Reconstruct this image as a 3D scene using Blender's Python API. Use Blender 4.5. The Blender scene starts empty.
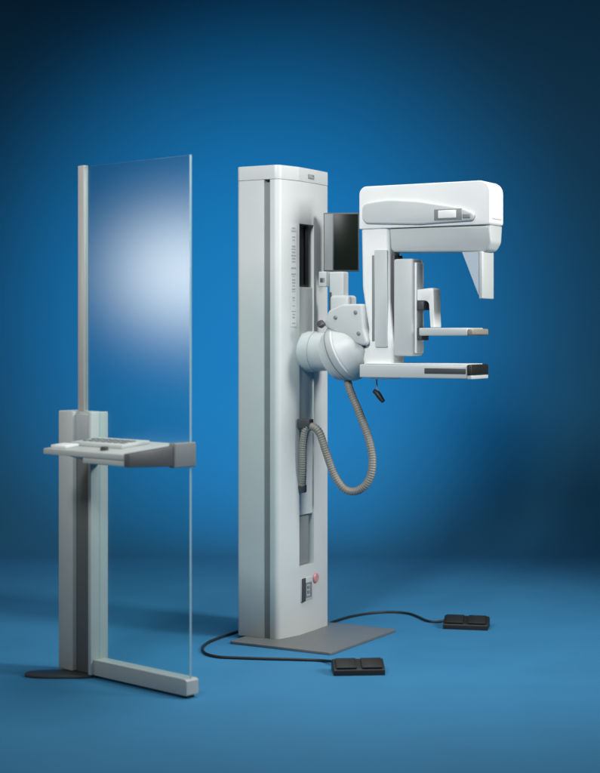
import bpy, bmesh, math, random
from mathutils import Vector, Matrix
random.seed(7)
sc = bpy.context.scene
col = sc.collection
EYE, FPX, HOR = 1.353, 1582.0, 335.0      # eye height, focal length in photo pixels, horizon row

# ------------------------------------------------------------------ materials
def mat(name, base, rough=0.4, spec=.5, metal=0.0, var=0.04, scale=9.0, bump=0.0, bscale=300.0, coat=0.0, rvar=0.12):
    m = bpy.data.materials.new(name); m.use_nodes = True
    nt = m.node_tree; b = nt.nodes['Principled BSDF']
    tc = nt.nodes.new('ShaderNodeTexCoord')
    nz = nt.nodes.new('ShaderNodeTexNoise'); nz.inputs['Scale'].default_value = scale
    nz.inputs['Detail'].default_value = 6
    nt.links.new(tc.outputs['Object'], nz.inputs['Vector'])
    mx = nt.nodes.new('ShaderNodeMix'); mx.data_type = 'RGBA'
    c = Vector(base)
    mx.inputs['A'].default_value = (*(c*(1-var)), 1); mx.inputs['B'].default_value = (*(c*(1+var)), 1)
    nt.links.new(nz.outputs['Fac'], mx.inputs['Factor'])
    nt.links.new(mx.outputs['Result'], b.inputs['Base Color'])
    mr = nt.nodes.new('ShaderNodeMapRange')
    mr.inputs['To Min'].default_value = max(0.02, rough-rvar); mr.inputs['To Max'].default_value = min(1, rough+rvar)
    nt.links.new(nz.outputs['Fac'], mr.inputs['Value']); nt.links.new(mr.outputs['Result'], b.inputs['Roughness'])
    b.inputs['Metallic'].default_value = metal
    b.inputs['Specular IOR Level'].default_value = spec
    b.inputs['Coat Weight'].default_value = coat
    if bump:
        n2 = nt.nodes.new('ShaderNodeTexNoise'); n2.inputs['Scale'].default_value = bscale; n2.inputs['Detail'].default_value = 3
        nt.links.new(tc.outputs['Object'], n2.inputs['Vector'])
        bp = nt.nodes.new('ShaderNodeBump'); bp.inputs['Strength'].default_value = bump; bp.inputs['Distance'].default_value = 0.002
        nt.links.new(n2.outputs['Fac'], bp.inputs['Height']); nt.links.new(bp.outputs['Normal'], b.inputs['Normal'])
    return m

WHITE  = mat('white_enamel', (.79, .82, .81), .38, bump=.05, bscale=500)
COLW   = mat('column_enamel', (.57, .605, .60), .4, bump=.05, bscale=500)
OFFW   = mat('offwhite_plastic', (.51, .55, .55), .42, bump=.05, bscale=500)
ENDG   = mat('end_panel_grey', (.085, .092, .098), .45)
MARK   = mat('faint_marking', (.33, .36, .36), .5)
GREY   = mat('grey_paint', (.38, .42, .43), .45, bump=.06, bscale=400)
MIDG   = mat('mid_grey_plastic', (.20, .225, .23), .5)
DARKG  = mat('dark_grey_plastic', (.055, .06, .066), .45)
BLACK  = mat('black_rubber', (.012, .013, .012), .5, bump=.15, bscale=200)
SCREEN = mat('dark_screen', (.006, .009, .007), .3, spec=.12, rvar=.03)
HOSE   = mat('hose_plastic', (.24, .235, .21), .45, var=.15, scale=40)
STEEL  = mat('brushed_floor_plate', (.155, .17, .175), .42, metal=.0, var=.1, scale=25, bump=.1, bscale=150)
SHGREY = mat('shield_paint', (.45, .49, .48), .45, bump=.06, bscale=400)
SHDARK = mat('shield_channel', (.115, .128, .125), .5)
POST   = mat('anodised_post', (.36, .36, .35), .4)
PINK   = mat('faded_red_button', (.55, .25, .25), .4)
AMBER  = mat('amber_edge_plastic', (.30, .27, .225), .3)
FLOORM = mat('blue_floor_paper', (.027, .200, .395), .75, var=.09, scale=3.1, bump=.2, bscale=160)
WALLM  = mat('grey_backdrop_paper', (.022, .180, .345), .85, var=.06, scale=1.5, bump=.05, bscale=90)

def pane(name, tint, refl, rough, frost=0):
    m = bpy.data.materials.new(name); m.use_nodes = True
    nt = m.node_tree; nt.nodes.remove(nt.nodes['Principled BSDF'])
    out = nt.nodes['Material Output']
    tr = nt.nodes.new('ShaderNodeBsdfTransparent'); tr.inputs['Color'].default_value = (*tint, 1)
    gl = nt.nodes.new('ShaderNodeBsdfGlossy'); gl.distribution = 'BECKMANN'; gl.inputs['Roughness'].default_value = rough
    tc = nt.nodes.new('ShaderNodeTexCoord'); nz = nt.nodes.new('ShaderNodeTexNoise')
    nz.inputs['Scale'].default_value = 28; nz.inputs['Detail'].default_value = 5
    nt.links.new(tc.outputs['Object'], nz.inputs['Vector'])
    bp = nt.nodes.new('ShaderNodeBump'); bp.inputs['Strength'].default_value = .012; bp.inputs['Distance'].default_value = .004
    nt.links.new(nz.outputs['Fac'], bp.inputs['Height']); nt.links.new(bp.outputs['Normal'], gl.inputs['Normal'])
    mx = nt.nodes.new('ShaderNodeMixShader'); mx.inputs[0].default_value = refl
    nt.links.new(tr.outputs[0], mx.inputs[1]); nt.links.new(gl.outputs[0], mx.inputs[2])
    if frost:
        df = nt.nodes.new('ShaderNodeBsdfDiffuse'); df.inputs['Color'].default_value = (.80, .87, .92, 1)
        m2 = nt.nodes.new('ShaderNodeMixShader'); m2.inputs[0].default_value = frost
        nt.links.new(mx.outputs[0], m2.inputs[1]); nt.links.new(df.outputs[0], m2.inputs[2]); mx = m2
    nt.links.new(mx.outputs[0], out.inputs['Surface'])
    return m
GLASS = pane('lead_glass', (.90, .97, .965), .06, .27)
GLEDGE = mat('glass_edge', (.30, .48, .55), .25)
CLEAR = pane('clear_acrylic', (.82, .88, .90), .06, .2, frost=.5)

# ------------------------------------------------------------------ mesh helpers
def link(name, bm, m, parent=None, smooth=True, ang=35):
    bmesh.ops.recalc_face_normals(bm, faces=bm.faces[:])
    me = bpy.data.meshes.new(name); bm.to_mesh(me); bm.free()
    for x in (m if isinstance(m, (list, tuple)) else [m]): me.materials.append(x)
    if smooth:
        for p in me.polygons: p.use_smooth = True
        me.set_sharp_from_angle(angle=math.radians(ang))
    o = bpy.data.objects.new(name, me); col.objects.link(o)
    if parent: o.parent = parent
    return o
def bevel(bm, geom, r, seg=3):
    if r > 0: bmesh.ops.bevel(bm, geom=geom, offset=r, segments=seg, profile=.5, affect='EDGES', clamp_overlap=True)
def box(bm, x0, x1, y0, y1, z0, z1, r=.004, seg=3):
    t = bmesh.new()
    bmesh.ops.create_cube(t, size=1)
    for v in t.verts:
        v.co = Vector(((x0+x1)/2 + v.co.x*(x1-x0), (y0+y1)/2 + v.co.y*(y1-y0), (z0+z1)/2 + v.co.z*(z1-z0)))
    bevel(t, t.edges[:], r, seg); merge(bm, t)
def merge(bm, t, M=None):
    if M: bmesh.ops.transform(t, matrix=M, verts=t.verts[:])
    me = bpy.data.meshes.new('tmp'); t.to_mesh(me); t.free(); bm.from_mesh(me); bpy.data.meshes.remove(me)
def prism(bm, pts, d0, d1, plane='xz', r=.004, seg=3, only_caps=False):
    """extrude a polygon: plane 'xz' extrudes along y, 'xy' along z, 'yz' along x"""
    t = bmesh.new()
    f = {'xz': lambda p, d: (p[0], d, p[1]), 'xy': lambda p, d: (p[0], p[1], d), 'yz': lambda p, d: (d, p[0], p[1])}[plane]
    a = [t.verts.new(f(p, d0)) for p in pts]; b = [t.verts.new(f(p, d1)) for p in pts]
    fa = t.faces.new(a); fb = t.faces.new(b[::-1]); n = len(pts)
    for i in range(n): t.faces.new((a[i], b[i], b[(i+1) % n], a[(i+1) % n]))
    bmesh.ops.recalc_face_normals(t, faces=t.faces[:])
    if r > 0:
        ed = list({e for g in (fa, fb) for e in g.edges}) if only_caps else t.edges[:]
        bevel(t, ed, r, seg)
    merge(bm, t)
def rounded(pts, radii, n=6):
    """polygon with arcs at corners"""
    out = []; N = len(pts)
    for i, p in enumerate(pts):
        r = radii[i] if isinstance(radii, (list, tuple)) else radii
        p = Vector(p); a = Vector(pts[i-1]) - p; b = Vector(pts[(i+1) % N]) - p
        if r <= 0: out.append(tuple(p)); continue
        la, lb = a.length, b.length; a.normalize(); b.normalize()
        h = a.angle(b)/2; d = min(r/math.tan(h), la*.49, lb*.49); rr = d*math.tan(h)
        c = p + (a+b).normalized()*(rr/math.sin(h))
        s, e = p + a*d - c, p + b*d - c
        a0 = math.atan2(s.y, s.x); a1 = math.atan2(e.y, e.x); da = (a1-a0+math.pi) % (2*math.pi) - math.pi
        for k in range(n+1):
            t = a0 + da*k/n; out.append((c.x + rr*math.cos(t), c.y + rr*math.sin(t)))
    return out
def lathe(bm, prof, M, n=48):
    """prof = (axial, radius) along local z, placed by matrix M"""
    t = bmesh.new(); rings = []
    for z, r in prof:
        rings.append([t.verts.new((r*math.cos(2*math.pi*k/n), r*math.sin(2*math.pi*k/n), z)) for k in range(n)])
    for A, B in zip(rings, rings[1:]):
        for k in range(n): t.faces.new((A[k], A[(k+1) % n], B[(k+1) % n], B[k]))
    t.faces.new(rings[0][::-1]); t.faces.new(rings[-1]); merge(bm, t, M)
ALONGX = lambda x, y, z: Matrix.Translation((x, y, z)) @ Matrix.Rotation(math.pi/2, 4, 'Y')
def catmull(P, n=10):
    P = [Vector(p) for p in P]; Q = [2*P[0]-P[1]] + P + [2*P[-1]-P[-2]]; out = []
    for i in range(1, len(Q)-2):
        a, b, c, d = Q[i-1:i+3]
        for k in range(n):
            t = k/n
            out.append(.5*((2*b) + (c-a)*t + (2*a-5*b+4*c-d)*t*t + (3*b-a-3*c+d)*t**3))
    out.append(P[-1]); return out
def tube(bm, P, rad, n=14):
    """rad: number or function of arc length"""
    t = bmesh.new(); rings = []; s = 0; up = None
    for i, p in enumerate(P):
        tan = (P[min(i+1, len(P)-1)] - P[max(i-1, 0)]).normalized()
        if up is None: up = tan.orthogonal().normalized()
        up = (up - tan*up.dot(tan)).normalized(); sd = tan.cross(up)
        if i: s += (p-P[i-1]).length
        r = rad(s) if callable(rad) else rad
        rings.append([t.verts.new(p + (up*math.cos(2*math.pi*k/n) + sd*math.sin(2*math.pi*k/n))*r) for k in range(n)])
    for A, B in zip(rings, rings[1:]):
        for k in range(n): t.faces.new((A[k], A[(k+1) % n], B[(k+1) % n], B[k]))
    t.faces.new(rings[0][::-1]); t.faces.new(rings[-1]); merge(bm, t)
def resample(P, step):
    out = [P[0]]; acc = 0
    for a, b in zip(P, P[1:]):
        L = (b-a).length; pos = step-acc
        while pos <= L: out.append(a.lerp(b, pos/L)); pos += step
        acc = (acc+L) % step
    return out
def thing(name, label, cat, loc, rz=0, group=None):
    o = bpy.data.objects.new(name, None); col.objects.link(o); o.empty_display_size = .1
    o.location = loc; o.rotation_euler = (0, 0, rz); o['label'] = label; o['category'] = cat
    if group: o['group'] = group
    return o
def part(name, m, parent, fn, **k):
    bm = bmesh.new(); fn(bm); return link(name, bm, m, parent, **k)
def pbox(name, m, parent, *a, **k):
    return part(name, m, parent, lambda bm: box(bm, *a, **k))

# ------------------------------------------------------------------ the studio floor and backdrop
WY, R = 9.6, 1.1
def sheet(name, m, prof):
    bm = bmesh.new(); rows = [[bm.verts.new((x, y, z)) for x in (-9, 9)] for y, z in prof]
    for A, B in zip(rows, rows[1:]): bm.faces.new((A[0], A[1], B[1], B[0]))
    o = link(name, bm, m); o['kind'] = 'structure'
arc = lambda a: (WY + R*math.sin(math.radians(a)), R - R*math.cos(math.radians(a)))
sheet('floor', FLOORM, [(-3, 0), (WY, 0)])
sheet('backdrop', WALLM, [arc(a) for a in range(0, 91, 3)] + [(WY+R, 7.0)])

# ------------------------------------------------------------------ mammography machine
MX, MY, MA = .03, 7.123, math.radians(-30)
T = thing('mammography_machine', 'tall white breast X-ray machine with C-shaped arm on a column over a grey floor plate', 'X-ray machine', (MX, MY, 0), MA)

def plate(bm): prism(bm, rounded([(-.20, -.335), (.31, -.335), (.31, .285), (-.20, .285)], .015), .0, .012, 'xy', .003)
part('base_plate', STEEL, T, plate)

Z0, ZT = .0125, 2.04
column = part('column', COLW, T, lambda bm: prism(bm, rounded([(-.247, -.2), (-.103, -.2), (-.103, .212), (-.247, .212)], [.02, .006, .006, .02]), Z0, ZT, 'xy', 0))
def front(bm):
    near = rounded([(-.077, -.2), (-.03, -.2), (0, -.07)], [.004, .03, 0])[:-1]
    far = rounded([(0, .07), (-.006, .212), (-.077, .212)], [0, .012, .004])[1:]
    solid = near + [(0, -.066), (0, .066)] + far
    notch = near + [(0, -.066), (-.035, -.066), (-.035, .066), (0, .066)] + far
    prism(bm, solid, Z0, .316, 'xy', 0); prism(bm, notch, .316, 1.851, 'xy', 0); prism(bm, solid, 1.851, ZT, 'xy', 0)
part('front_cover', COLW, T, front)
pbox('side_groove', MIDG, T, -.104, -.076, -.192, .192, Z0, ZT-.012, r=0)
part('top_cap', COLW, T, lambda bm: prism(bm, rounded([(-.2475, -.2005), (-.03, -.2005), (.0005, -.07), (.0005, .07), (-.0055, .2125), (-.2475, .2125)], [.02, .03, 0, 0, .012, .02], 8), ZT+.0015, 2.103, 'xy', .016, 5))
pbox('slot_cover', COLW, T, -.034, -.007, -.0655, .0655, .545, 1.568, r=.003)
for a, b in ((1.572, 1.849), (.318, .541)):
    s = pbox('slot_opening', DARKG if a > 1 else MIDG, T, -.034, -.026, -.0655, .0655, a, b, r=.002)
    if a > 1:
        for yy in (-.035, .03): pbox('guide_rail', BLACK, s, -.0255, -.012, yy-.012, yy+.012, a+.006, b-.006, r=.002)
# maker's badge on the cap: a small grey plate with two light bars
bd = pbox('badge', MIDG, T, .0007, .0028, .01, .065, 2.058, 2.078, r=.001)
def bars(bm):
    for k in range(2): box(bm, .0029, .0035, .016, .058-.012*k, 2.063+.007*k, 2.0655+.007*k, r=0)
part('badge_mark', OFFW, bd, bars)
# faint scale of marks beside the slot
def marks(bm):
    prism(bm, [(-.0028, -.0855), (-.0121-.0007, -.1245), (-.0121+.0004, -.1247), (-.0021+.0004, -.0857)], 1.39, 1.84, 'xy', 0)
    z = 1.405
    while z < 1.83:
        h = random.uniform(.004, .009); w = random.choice((.016, .022, .022, .03))
        t = bmesh.new(); bmesh.ops.create_cube(t, size=1)
        for q in t.verts: q.co = Vector((q.co.x*.0012, q.co.y*w, q.co.z*h))
        merge(bm, t, Matrix.Translation((-.0068, -.105, z)) @ Matrix.Rotation(math.radians(-13), 4, 'Z'))
        z += h + random.choice((.006, .008, .008, .02))
vm = part('vertical_marking', [COLW, MARK], T, marks, smooth=False)
for p in vm.data.polygons[6:]: p.material_index = 1
# connector panel low on the column
cp = pbox('connector_panel', OFFW, T, 0, .004, -.055, .05, .16, .262, r=.003)
pbox('dark_strip', DARKG, cp, .0042, .012, -.052, -.026, .158, .264, r=.003)
def socket(bm):
    box(bm, .0042, .008, -.02, .035, .172, .18, r=.001); box(bm, .0042, .008, -.02, .035, .232, .24, r=.001)
    box(bm, .0042, .008, -.02, -.012, .1805, .2315, r=.001); box(bm, .0042, .008, .027, .035, .1805, .2315, r=.001)
    box(bm, .0042, .0075, -.002, .018, .188, .204, r=.001); box(bm, .0042, .0075, -.002, .018, .21, .224, r=.001)
part('socket_frame', MIDG, cp, socket)
part('red_button', PINK, cp, lambda bm: lathe(bm, [(0, .022), (.006, .022), (.009, .018)], ALONGX(.0005, .078, .25)))

# carriage and swivel hub
HZ = 1.278
part('carriage', OFFW, T, lambda bm: lathe(bm, [(-.03, .086), (.012, .086), (.014, .092), (.05, .092), (.052, .087), (.15, .084), (.155, .08)], ALONGX(0, 0, HZ), 64))
TILT = Matrix.Translation((.2, 0, HZ)) @ Matrix.Rotation(math.radians(-24), 4, 'Y') @ Matrix.Translation((-.2, 0, -HZ))
hub = part('swivel_hub', OFFW, T, lambda bm: lathe(bm, [(.12, .085), (.123, .104), (.136, .108), (.14, .104), (.143, .114), (.156, .118), (.16, .113), (.163, .122), (.170, .125), (.1715, .121), (.1765, .121), (.18, .130), (.188, .135), (.212, .136), (.218, .131), (.221, .131), (.226, .128), (.27, .112), (.30, .096), (.32, .08)], TILT @ ALONGX(0, 0, HZ), 72))
part('hub_ring', MIDG, hub, lambda bm: lathe(bm, [(.1715, .1225), (.1765, .1225)], TILT @ ALONGX(0, 0, HZ), 72))
part('shoulder', OFFW, hub, lambda bm: prism(bm, rounded([(.135, 1.395), (.165, 1.462), (.235, 1.488), (.33, 1.488), (.338, 1.38), (.365, 1.30), (.30, 1.315)], [.02, .03, .03, .01, .05, .02, .02]), -.095, .06, 'xz', .014, 4, only_caps=True))
for bx, bz in ((.20, 1.43), (.30, 1.452), (.315, 1.36)):
    part('bolt', MIDG, hub, lambda bm: lathe(bm, [(0, .009), (.004, .009), (.006, .006)], Matrix.Translation((bx, -.0945, bz)) @ Matrix.Rotation(math.radians(90), 4, 'X')))
part('lock_knob', DARKG, hub, lambda bm: lathe(bm, [(0, .016), (.012, .018), (.02, .014), (.022, .008)], Matrix.Translation((.135, -.10, HZ+.12)) @ Matrix.Rotation(math.radians(70), 4, 'X')))

# C-arm
def carm(bm):
    prism(bm, rounded([(.306, 1.86), (.312, 1.56), (.345, 1.36), (.31, 1.27), (.33, 1.16), (.46, 1.16), (.465, 1.3), (.445, 1.5), (.445, 1.86)],
                      [.03, .2, .08, .06, .03, .02, .05, .2, .02]), -.064, .064, 'xz', .022, 5, only_caps=True)
arm = part('c_arm', WHITE, T, carm)
part('arm_side_cover', OFFW, arm, lambda bm: prism(bm, rounded([(.378, 1.722), (.382, 1.30), (.442, 1.30), (.440, 1.722)], .006), -.070, -.058, 'xz', .004))

pbox('arm_groove', MIDG, arm, .364, .3775, -.0655, -.058, 1.325, 1.70, r=.002)
# tube head
def head_up(bm):
    prism(bm, rounded([(.305, 2.0), (.305, 1.815), (.922, 1.815), (.922, 2.0)], [.035, .004, .012, .05], 10), -.072, .072, 'xz', .024, 6, only_caps=True)
head = part('tube_head', WHITE, T, head_up)
low = part('lower_housing', OFFW, head, lambda bm: prism(bm, rounded([(.449, 1.812), (.449, 1.712), (.90, 1.702), (.921, 1.74), (.921, 1.812)], [0, .02, .03, .04, 0], 8), -.066, .066, 'xz', .01, 4, only_caps=True))
for v in low.data.vertices:
    v.co.y *= 1 - .30*max(0, (1.80-v.co.z)/.10)          # the lower shell tapers inwards
def swoosh(bm):
    prism(bm, rounded([(.325, 1.925), (.325, 1.838), (.60, 1.824), (.845, 1.832), (.862, 1.862), (.80, 1.888), (.60, 1.925), (.45, 1.938)],
                      [.03, .03, .4, .02, .02, .1, .4, .4], 8), -.086, -.066, 'xz', .0085, 4, only_caps=True)
sw = part('side_cover', OFFW, head, swoosh)
hr = pbox('handle_recess', MIDG, head, .672, .80, -.0885, -.08, 1.838, 1.886, r=.003)
pbox('recess_light', WHITE, head, .692, .775, -.092, -.084, 1.846, 1.880, r=.003)
pbox('latch', MIDG, head, .803, .84, -.0888, -.08, 1.842, 1.862, r=.004)

pbox('front_panel', WHITE, head, .9215, .926, -.05, .05, 1.84, 1.965, r=.002)
# face shield below the head
fs = part('face_shield', OFFW, T, lambda bm: box(bm, .866, .884, -.060, .060, 1.505, 1.704, r=.005))
part('side_wing', CLEAR, fs, lambda bm: prism(bm, [(.79, 1.703), (.8655, 1.703), (.8655, 1.52)], -.060, -.055, 'xz', 0))
part('side_wing', CLEAR, fs, lambda bm: prism(bm, [(.79, 1.703), (.8655, 1.703), (.8655, 1.52)], .055, .060, 'xz', 0))

# compression column, bracket and paddle
cc = pbox('compression_column', OFFW, T, .462, .555, -.052, .052, 1.262, 1.682, r=.01)
pbox('rear_guide', DARKG, cc, .444, .4615, -.04, .04, 1.29, 1.70, r=.002)
pbox('front_rail', WHITE, cc, .5553, .566, -.036, .036, 1.275, 1.665, r=.003)
def brk(bm):
    prism(bm, rounded([(.567, 1.548), (.645, 1.556), (.650, 1.385), (.630, 1.385), (.622, 1.50), (.567, 1.50)], [.004, .012, .004, .004, .02, .004]), -.035, .035, 'xz', .004, 2, only_caps=True)
bk = part('paddle_bracket', WHITE, T, brk)
pbox('clamp_block', DARKG, bk, .567, .602, -.04, .04, 1.46, 1.498, r=.004)
pbox('lower_clamp', DARKG, bk, .567, .59, -.036, .036, 1.33, 1.385, r=.004)
def pad(bm):
    box(bm, .60, .825, -.085, .085, 1.35, 1.383, r=.005)
pd = part('compression_paddle', OFFW, T, pad)
pbox('paddle_edge', AMBER, pd, .8252, .85, -.083, .083, 1.353, 1.379, r=.006)

# image receptor table
tb = pbox('receptor_table', OFFW, T, .315, .825, -.09, .09, 1.168, 1.226, r=.006)
pbox('table_front', BLACK, tb, .8253, .846, -.092, .092, 1.184, 1.229, r=.006)
pbox('front_lip', OFFW, tb, .8253, .846, -.088, .088, 1.167, 1.183, r=.003)
pbox('side_slot', DARKG, tb, .628, .82, -.0915, -.086, 1.188, 1.212, r=.002)
pbox('table_top', WHITE, tb, .34, .82, -.086, .086, 1.2263, 1.231, r=.002)

# release lever hanging under the table
lv = part('release_lever', MIDG, T, lambda bm: tube(bm, [Vector((.352, 0, 1.172)), Vector((.358, -.005, 1.13)), Vector((.366, -.01, 1.10))], .0035, 8))
part('lever_grip', BLACK, lv, lambda bm: tube(bm, catmull([(.345, -.01, 1.108), (.362, -.01, 1.098), (.378, -.01, 1.078), (.392, -.01, 1.062)], 4), lambda s: .009 + .004*math.sin(min(1, s/.065)*math.pi), 12))

# display panel on its bracket
DX, DY = .126, .085
dsp = pbox('display_panel', DARKG, T, 0, .16, 0, .022, 0, .265, r=.004)
dsp.location = (DX-.075, DY-.02, 1.640); dsp.rotation_euler = (0, 0, math.radians(24))
pbox('screen', SCREEN, dsp, .046, .157, -.0015, .006, .006, .259, r=.001)
pbox('bezel_strip', MIDG, dsp, .003, .041, -.0015, .006, .006, .259, r=.001)
def mast(bm):
    box(bm, .09, .165, .045, .095, 1.40, 1.637, r=.008)
    box(bm, .10, .20, .03, .11, 1.37, 1.53, r=.014)
ms = part('display_mast', OFFW, T, mast)
pbox('cable_box', DARKG, ms, .055, .085, .02, .05, 1.585, 1.612, r=.003)
pbox('mast_bracket', OFFW, ms, .05, .0895, .02, .08, 1.57, 1.638, r=.004)
pbox('mast_seam', DARKG, ms, .094, .104, .038, .046, 1.44, 1.545, r=.001)

# corrugated hose
def at(px, py, y):
    k = (px-300)/FPX; x = (k*(MY+.866*y) - MX - .5*y)/(.866+.5*k)
    D = MY - .5*x + .866*y
    return Vector((x, y, EYE - (py-HOR)/FPX*D))
hp = [at(346, 372, 0), at(350, 390, -.005), at(359, 412, -.01), at(369, 440, -.015), at(372.5, 462, -.02), at(369, 480, -.025), at(358, 490.5, -.03), at(345, 489, -.04),
      at(334, 474, -.05), at(326, 452, -.06), at(319.5, 433, -.065), at(312, 426.5, -.07), at(305.5, 431, -.075), at(303, 446, -.075), at(302.6, 468, -.07), at(302, 492, -.05)]
path = resample(catmull(hp, 14), .0026)
hs = part('flexible_hose', HOSE, T, lambda bm: tube(bm, path, lambda s: .0172 + (.0013 + .0004*math.sin(s*71))*math.sin(s*2*math.pi/.0105 + .9*math.sin(s*23)), 16), ang=80)
part('hose_collar', DARKG, hs, lambda bm: tube(bm, path[:11], .022, 16))
part('hose_collar', DARKG, hs, lambda bm: tube(bm, path[-12:], .0205, 16))
cl = at(309, 424, -.07)
pbox('hose_clip', DARKG, hs, .0, cl.x+.012, cl.y-.02, cl.y+.022, cl.z-.02, cl.z+.022, r=.004)

# ------------------------------------------------------------------ foot pedals with their cables
def fl(px, py, z=.006):
    D = FPX*EYE/(py-HOR); return Vector(((px-300)/FPX*D, D, z))
def pedal(px, py, rz, w, h, cable, label):
    p = fl(px, py, 0)
    t = thing('foot_pedal', label, 'foot pedal', p, rz, 'foot pedals of the X-ray machine')
    b = part('pedal_body', BLACK, t, lambda bm: prism(bm, rounded([(-.06, 0), (.06, 0), (.06, h*.75), (.02, h), (-.06, h*.45)], [.002, .002, .012, .012, .008]), -w/2, w/2, 'yz', .006, 3, only_caps=True))
    b.rotation_euler = (0, 0, 0)
    for s in (-1, 1):
        part('treadle', BLACK, t, lambda bm, s=s: prism(bm, rounded([(-.055, h*.52), (.01, h*1.0), (.006, h*1.12), (-.058, h*.64)], .002), s*w*.25-w*.2, s*w*.25+w*.2, 'yz', .003, 2, only_caps=True))
    def cab(bm):
        M = t.matrix_basis.inverted()
        C = catmull([M @ q for q in cable], 10); tube(bm, C, .0062, 10)
    part('cable', BLACK, t, cab)
    return t
bpy.context.view_layer.update()
pedal(358, 672.5, math.radians(4), .205, .052,
      [fl(252, 627.5), fl(240, 632), fl(228, 636), fl(217, 640), fl(207, 644.5), fl(202.5, 650), fl(206, 655), fl(218, 658.2), fl(240, 659.3), fl(268, 660.2), fl(300, 661), fl(322, 662), fl(336, 666, .018)],
      'black double foot pedal nearest the camera, in front of the grey floor plate')
pedal(466.5, 627.5, math.radians(-12), .205, .052,
      [fl(328, 625), fl(338, 621.5), fl(352, 617.5), fl(372, 614.2), fl(392, 613.2), fl(408, 614.6), fl(418, 618), fl(427, 622), fl(438, 623), fl(452, 622, .018)],
      'black double foot pedal lying alone on the blue floor to the right of the machine')

# ------------------------------------------------------------------ radiation shield stand
SX, SY, SA = -.868, 6.33, math.radians(-43)
S = thing('radiation_shield', 'tall clear glass radiation shield on a grey pillar with a control shelf and floor beam', 'shield', (SX, SY, 0), SA)
H = 1.05
def pil(bm):
    box(bm, -.102, -.012, -.045, .045, .012, H, r=.006)
    box(bm, .084, .102, -.045, .045, .012, H-.001, r=.004)
    box(bm, -.0125, .0845, -.012, .044, .012, H-.002, r=0)
pl = part('pillar', SHGREY, S, pil)
pbox('channel_panel', SHDARK, pl, -.0115, .066, -.026, -.0123, .013, H-.18, r=.002)
pbox('upper_panel', GREY, pl, -.0115, .066, -.030, -.0123, H-.172, H-.012, r=.002)
pbox('channel_gap', BLACK, pl, .0665, .0835, -.016, -.0124, .013, H-.013, r=0)
pbox('post', POST, S, -.019, .019, -.012, .012, H-.0025, 2.03, r=.003)
gp = [(.02, 2.025), (.629, 2.025), (.629, .074), (.104, .074), (.104, H+.004), (.02, H+.004)]
bm = bmesh.new(); prism(bm, gp, -.005, .005, 'xz', 0)
g = link('glass_panel', bm, [GLASS, GLEDGE], S, smooth=False)
for p in g.data.polygons:
    if abs(p.normal.y) < .5 and (p.center.x > .6 or p.center.z > 2.0): p.material_index = 1
bmf = part('floor_beam', SHGREY, S, lambda bm: prism(bm, rounded([(.1025, .012), (.64, .012), (.64, .066), (.628, .072), (.1025, .072)], [0, .004, .004, .01, 0]), -.03, .03, 'xz', .004))
pbox('beam_foot', BLACK, bmf, .595, .628, -.02, .02, 0, .0118, r=.002)
def oval(bm):
    n = 40; pts = []
    for k in range(n):
        a = 2*math.pi*k/n
        ex, ey = .15*math.copysign(abs(math.cos(a))**.75, math.cos(a)), .062*math.copysign(abs(math.sin(a))**.75, math.sin(a))
        pts.append((ex, ey))
    prism(bm, pts, 0, .0115, 'xy', .003, 2, only_caps=True)
bp_ = part('base_foot', DARKG, S, oval)
M = Matrix.Rotation(-SA, 4, 'Z'); off = M @ Vector((-.075, -.045, 0))
bp_.location = off; bp_.rotation_euler = (0, 0, -SA)
# shelf with control console
X0, X1 = .13, .629
shf = part('shelf', SHGREY, S, lambda bm: prism(bm, [(-.30, .900), (-.30, .922), (-.0065, .946), (-.0065, .924)], X0, X1-.03, 'yz', .003, 2))
part('under_box', SHGREY, shf, lambda bm: prism(bm, [(-.296, .878), (-.296, .8995), (-.0065, .9235), (-.0065, .868)], .36, X1-.031, 'yz', .003, 2))
part('shelf_bracket', SHGREY, shf, lambda bm: prism(bm, [(-.20, .895), (-.20, .9075), (-.0065, .9235), (-.0065, .84)], .1025, .17, 'yz', .003, 2))
part('end_panel', ENDG, shf, lambda bm: prism(bm, [(-.302, .876), (-.302, .925), (-.0065, .948), (-.0065, .864)], X1-.0298, X1, 'yz', .004, 2))
pbox('glass_clamp', MIDG, shf, X1-.028, X1+.008, -.085, .022, .862, .953, r=.004)
def slope(y): return .922 + (y+.30)/.2935*.024
def onshelf(bm, x0, x1, y0, y1, h, r=.003):
    prism(bm, [(y0, slope(y0)+.0003), (y0, slope(y0)+h), (y1, slope(y1)+h), (y1, slope(y1)+.0003)], x0, x1, 'yz', r, 2)
con = part('control_panel', OFFW, shf, lambda bm: onshelf(bm, .17, .47, -.20, -.06, .014))
def keys(bm):
    for i in range(7):
        for j in range(2):
            t0 = .20 + i*.036; y0 = -.165 + j*.04
            prism(bm, [(y0, slope(y0)+.0143), (y0, slope(y0)+.018), (y0+.022, slope(y0+.022)+.018), (y0+.022, slope(y0+.022)+.0143)], t0, t0+.024, 'yz', .001, 1)
part('keypad', MIDG, con, keys)
part('pen_tray', WHITE, shf, lambda bm: onshelf(bm, .15, .24, -.28, -.215, .012))
part('dial', DARKG, shf, lambda bm: lathe(bm, [(0, .016), (.012, .015), (.014, .012)], Matrix.Translation((.43, -.25, slope(-.25)))))

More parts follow.
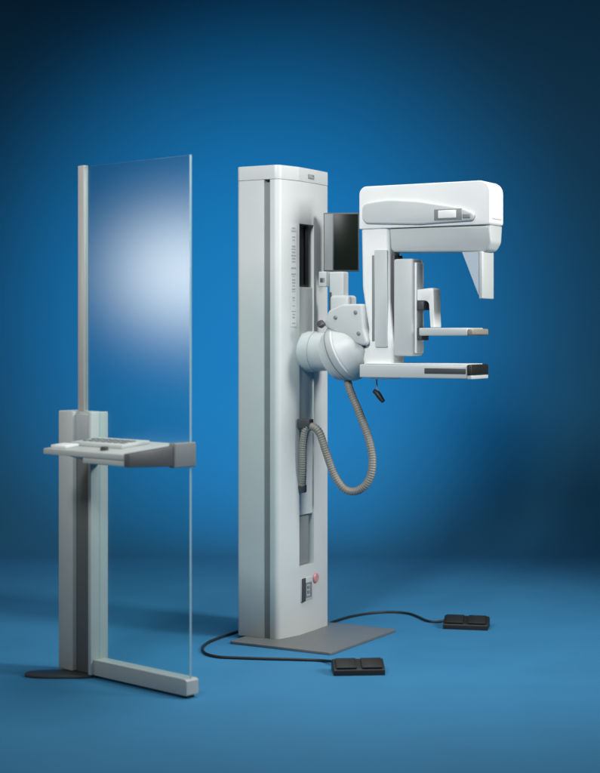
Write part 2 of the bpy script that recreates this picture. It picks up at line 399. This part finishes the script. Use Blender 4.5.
# ------------------------------------------------------------------ lamps
def area(name, loc, tgt, size, power, color=(1, 1, 1), shape='DISK', sy=None, spread=180):
    l = bpy.data.lights.new(name, 'AREA'); l.energy = power; l.color = color; l.shape = shape; l.size = size
    if sy: l.size_y = sy
    l.spread = math.radians(spread)
    o = bpy.data.objects.new(name, l); col.objects.link(o); o.location = loc
    o.rotation_euler = (Vector(tgt)-Vector(loc)).to_track_quat('-Z', 'Y').to_euler(); return o
area('top_softbox', (.5, 6.0, 4.6), (.2, 6.0, 0), 3.0, 42, (1, .99, .97), 'RECTANGLE', 2.2, 98)
area('key_softbox', (3.6, 5.2, 2.9), (.2, 7.0, 1.2), 0.8, 31, (1, .985, .96), 'RECTANGLE', 1.4, 75)
area('fill_softbox', (-1.8, 2.6, 3.7), (0, 6.9, 1.75), .9, 21.5, (.98, .99, 1), 'RECTANGLE', .9, 56)
area('accent_lamp', (-3.3, 5.86, 1.70), (-.5, 6.0, 1.5), .52, 3.3, (1, .93, .80), spread=100)
l = bpy.data.lights.new('backdrop_spot', 'SPOT'); l.energy = 445; l.color = (.0, .655, 1.0); l.spot_size = math.radians(77); l.spot_blend = 1.0; l.shadow_soft_size = .15
o = bpy.data.objects.new('backdrop_spot', l); col.objects.link(o); o.location = (-.25, 7.47, 1.52); o.rotation_euler = (math.radians(90), 0, 0)
w = bpy.data.worlds.new('World'); sc.world = w; w.use_nodes = True
w.node_tree.nodes['Background'].inputs['Color'].default_value = (.5, .55, .6, 1); w.node_tree.nodes['Background'].inputs['Strength'].default_value = .03

# ------------------------------------------------------------------ camera
cam = bpy.data.cameras.new('Camera'); co = bpy.data.objects.new('Camera', cam); col.objects.link(co)
co.location = (0, 0, EYE); co.rotation_euler = (math.radians(90), 0, 0)
cam.sensor_fit = 'HORIZONTAL'; cam.sensor_width = 36; cam.lens = 36*FPX/600
cam.shift_y = -(773/2-HOR)/600
cam.dof.use_dof = True; cam.dof.focus_distance = 6.8; cam.dof.aperture_fstop = 1.8
cam.clip_end = 100; sc.camera = co
sc.view_settings.view_transform = 'Standard'; sc.view_settings.look = 'None'; sc.view_settings.exposure = 0; sc.view_settings.gamma = 1
sc.render.engine = 'CYCLES'
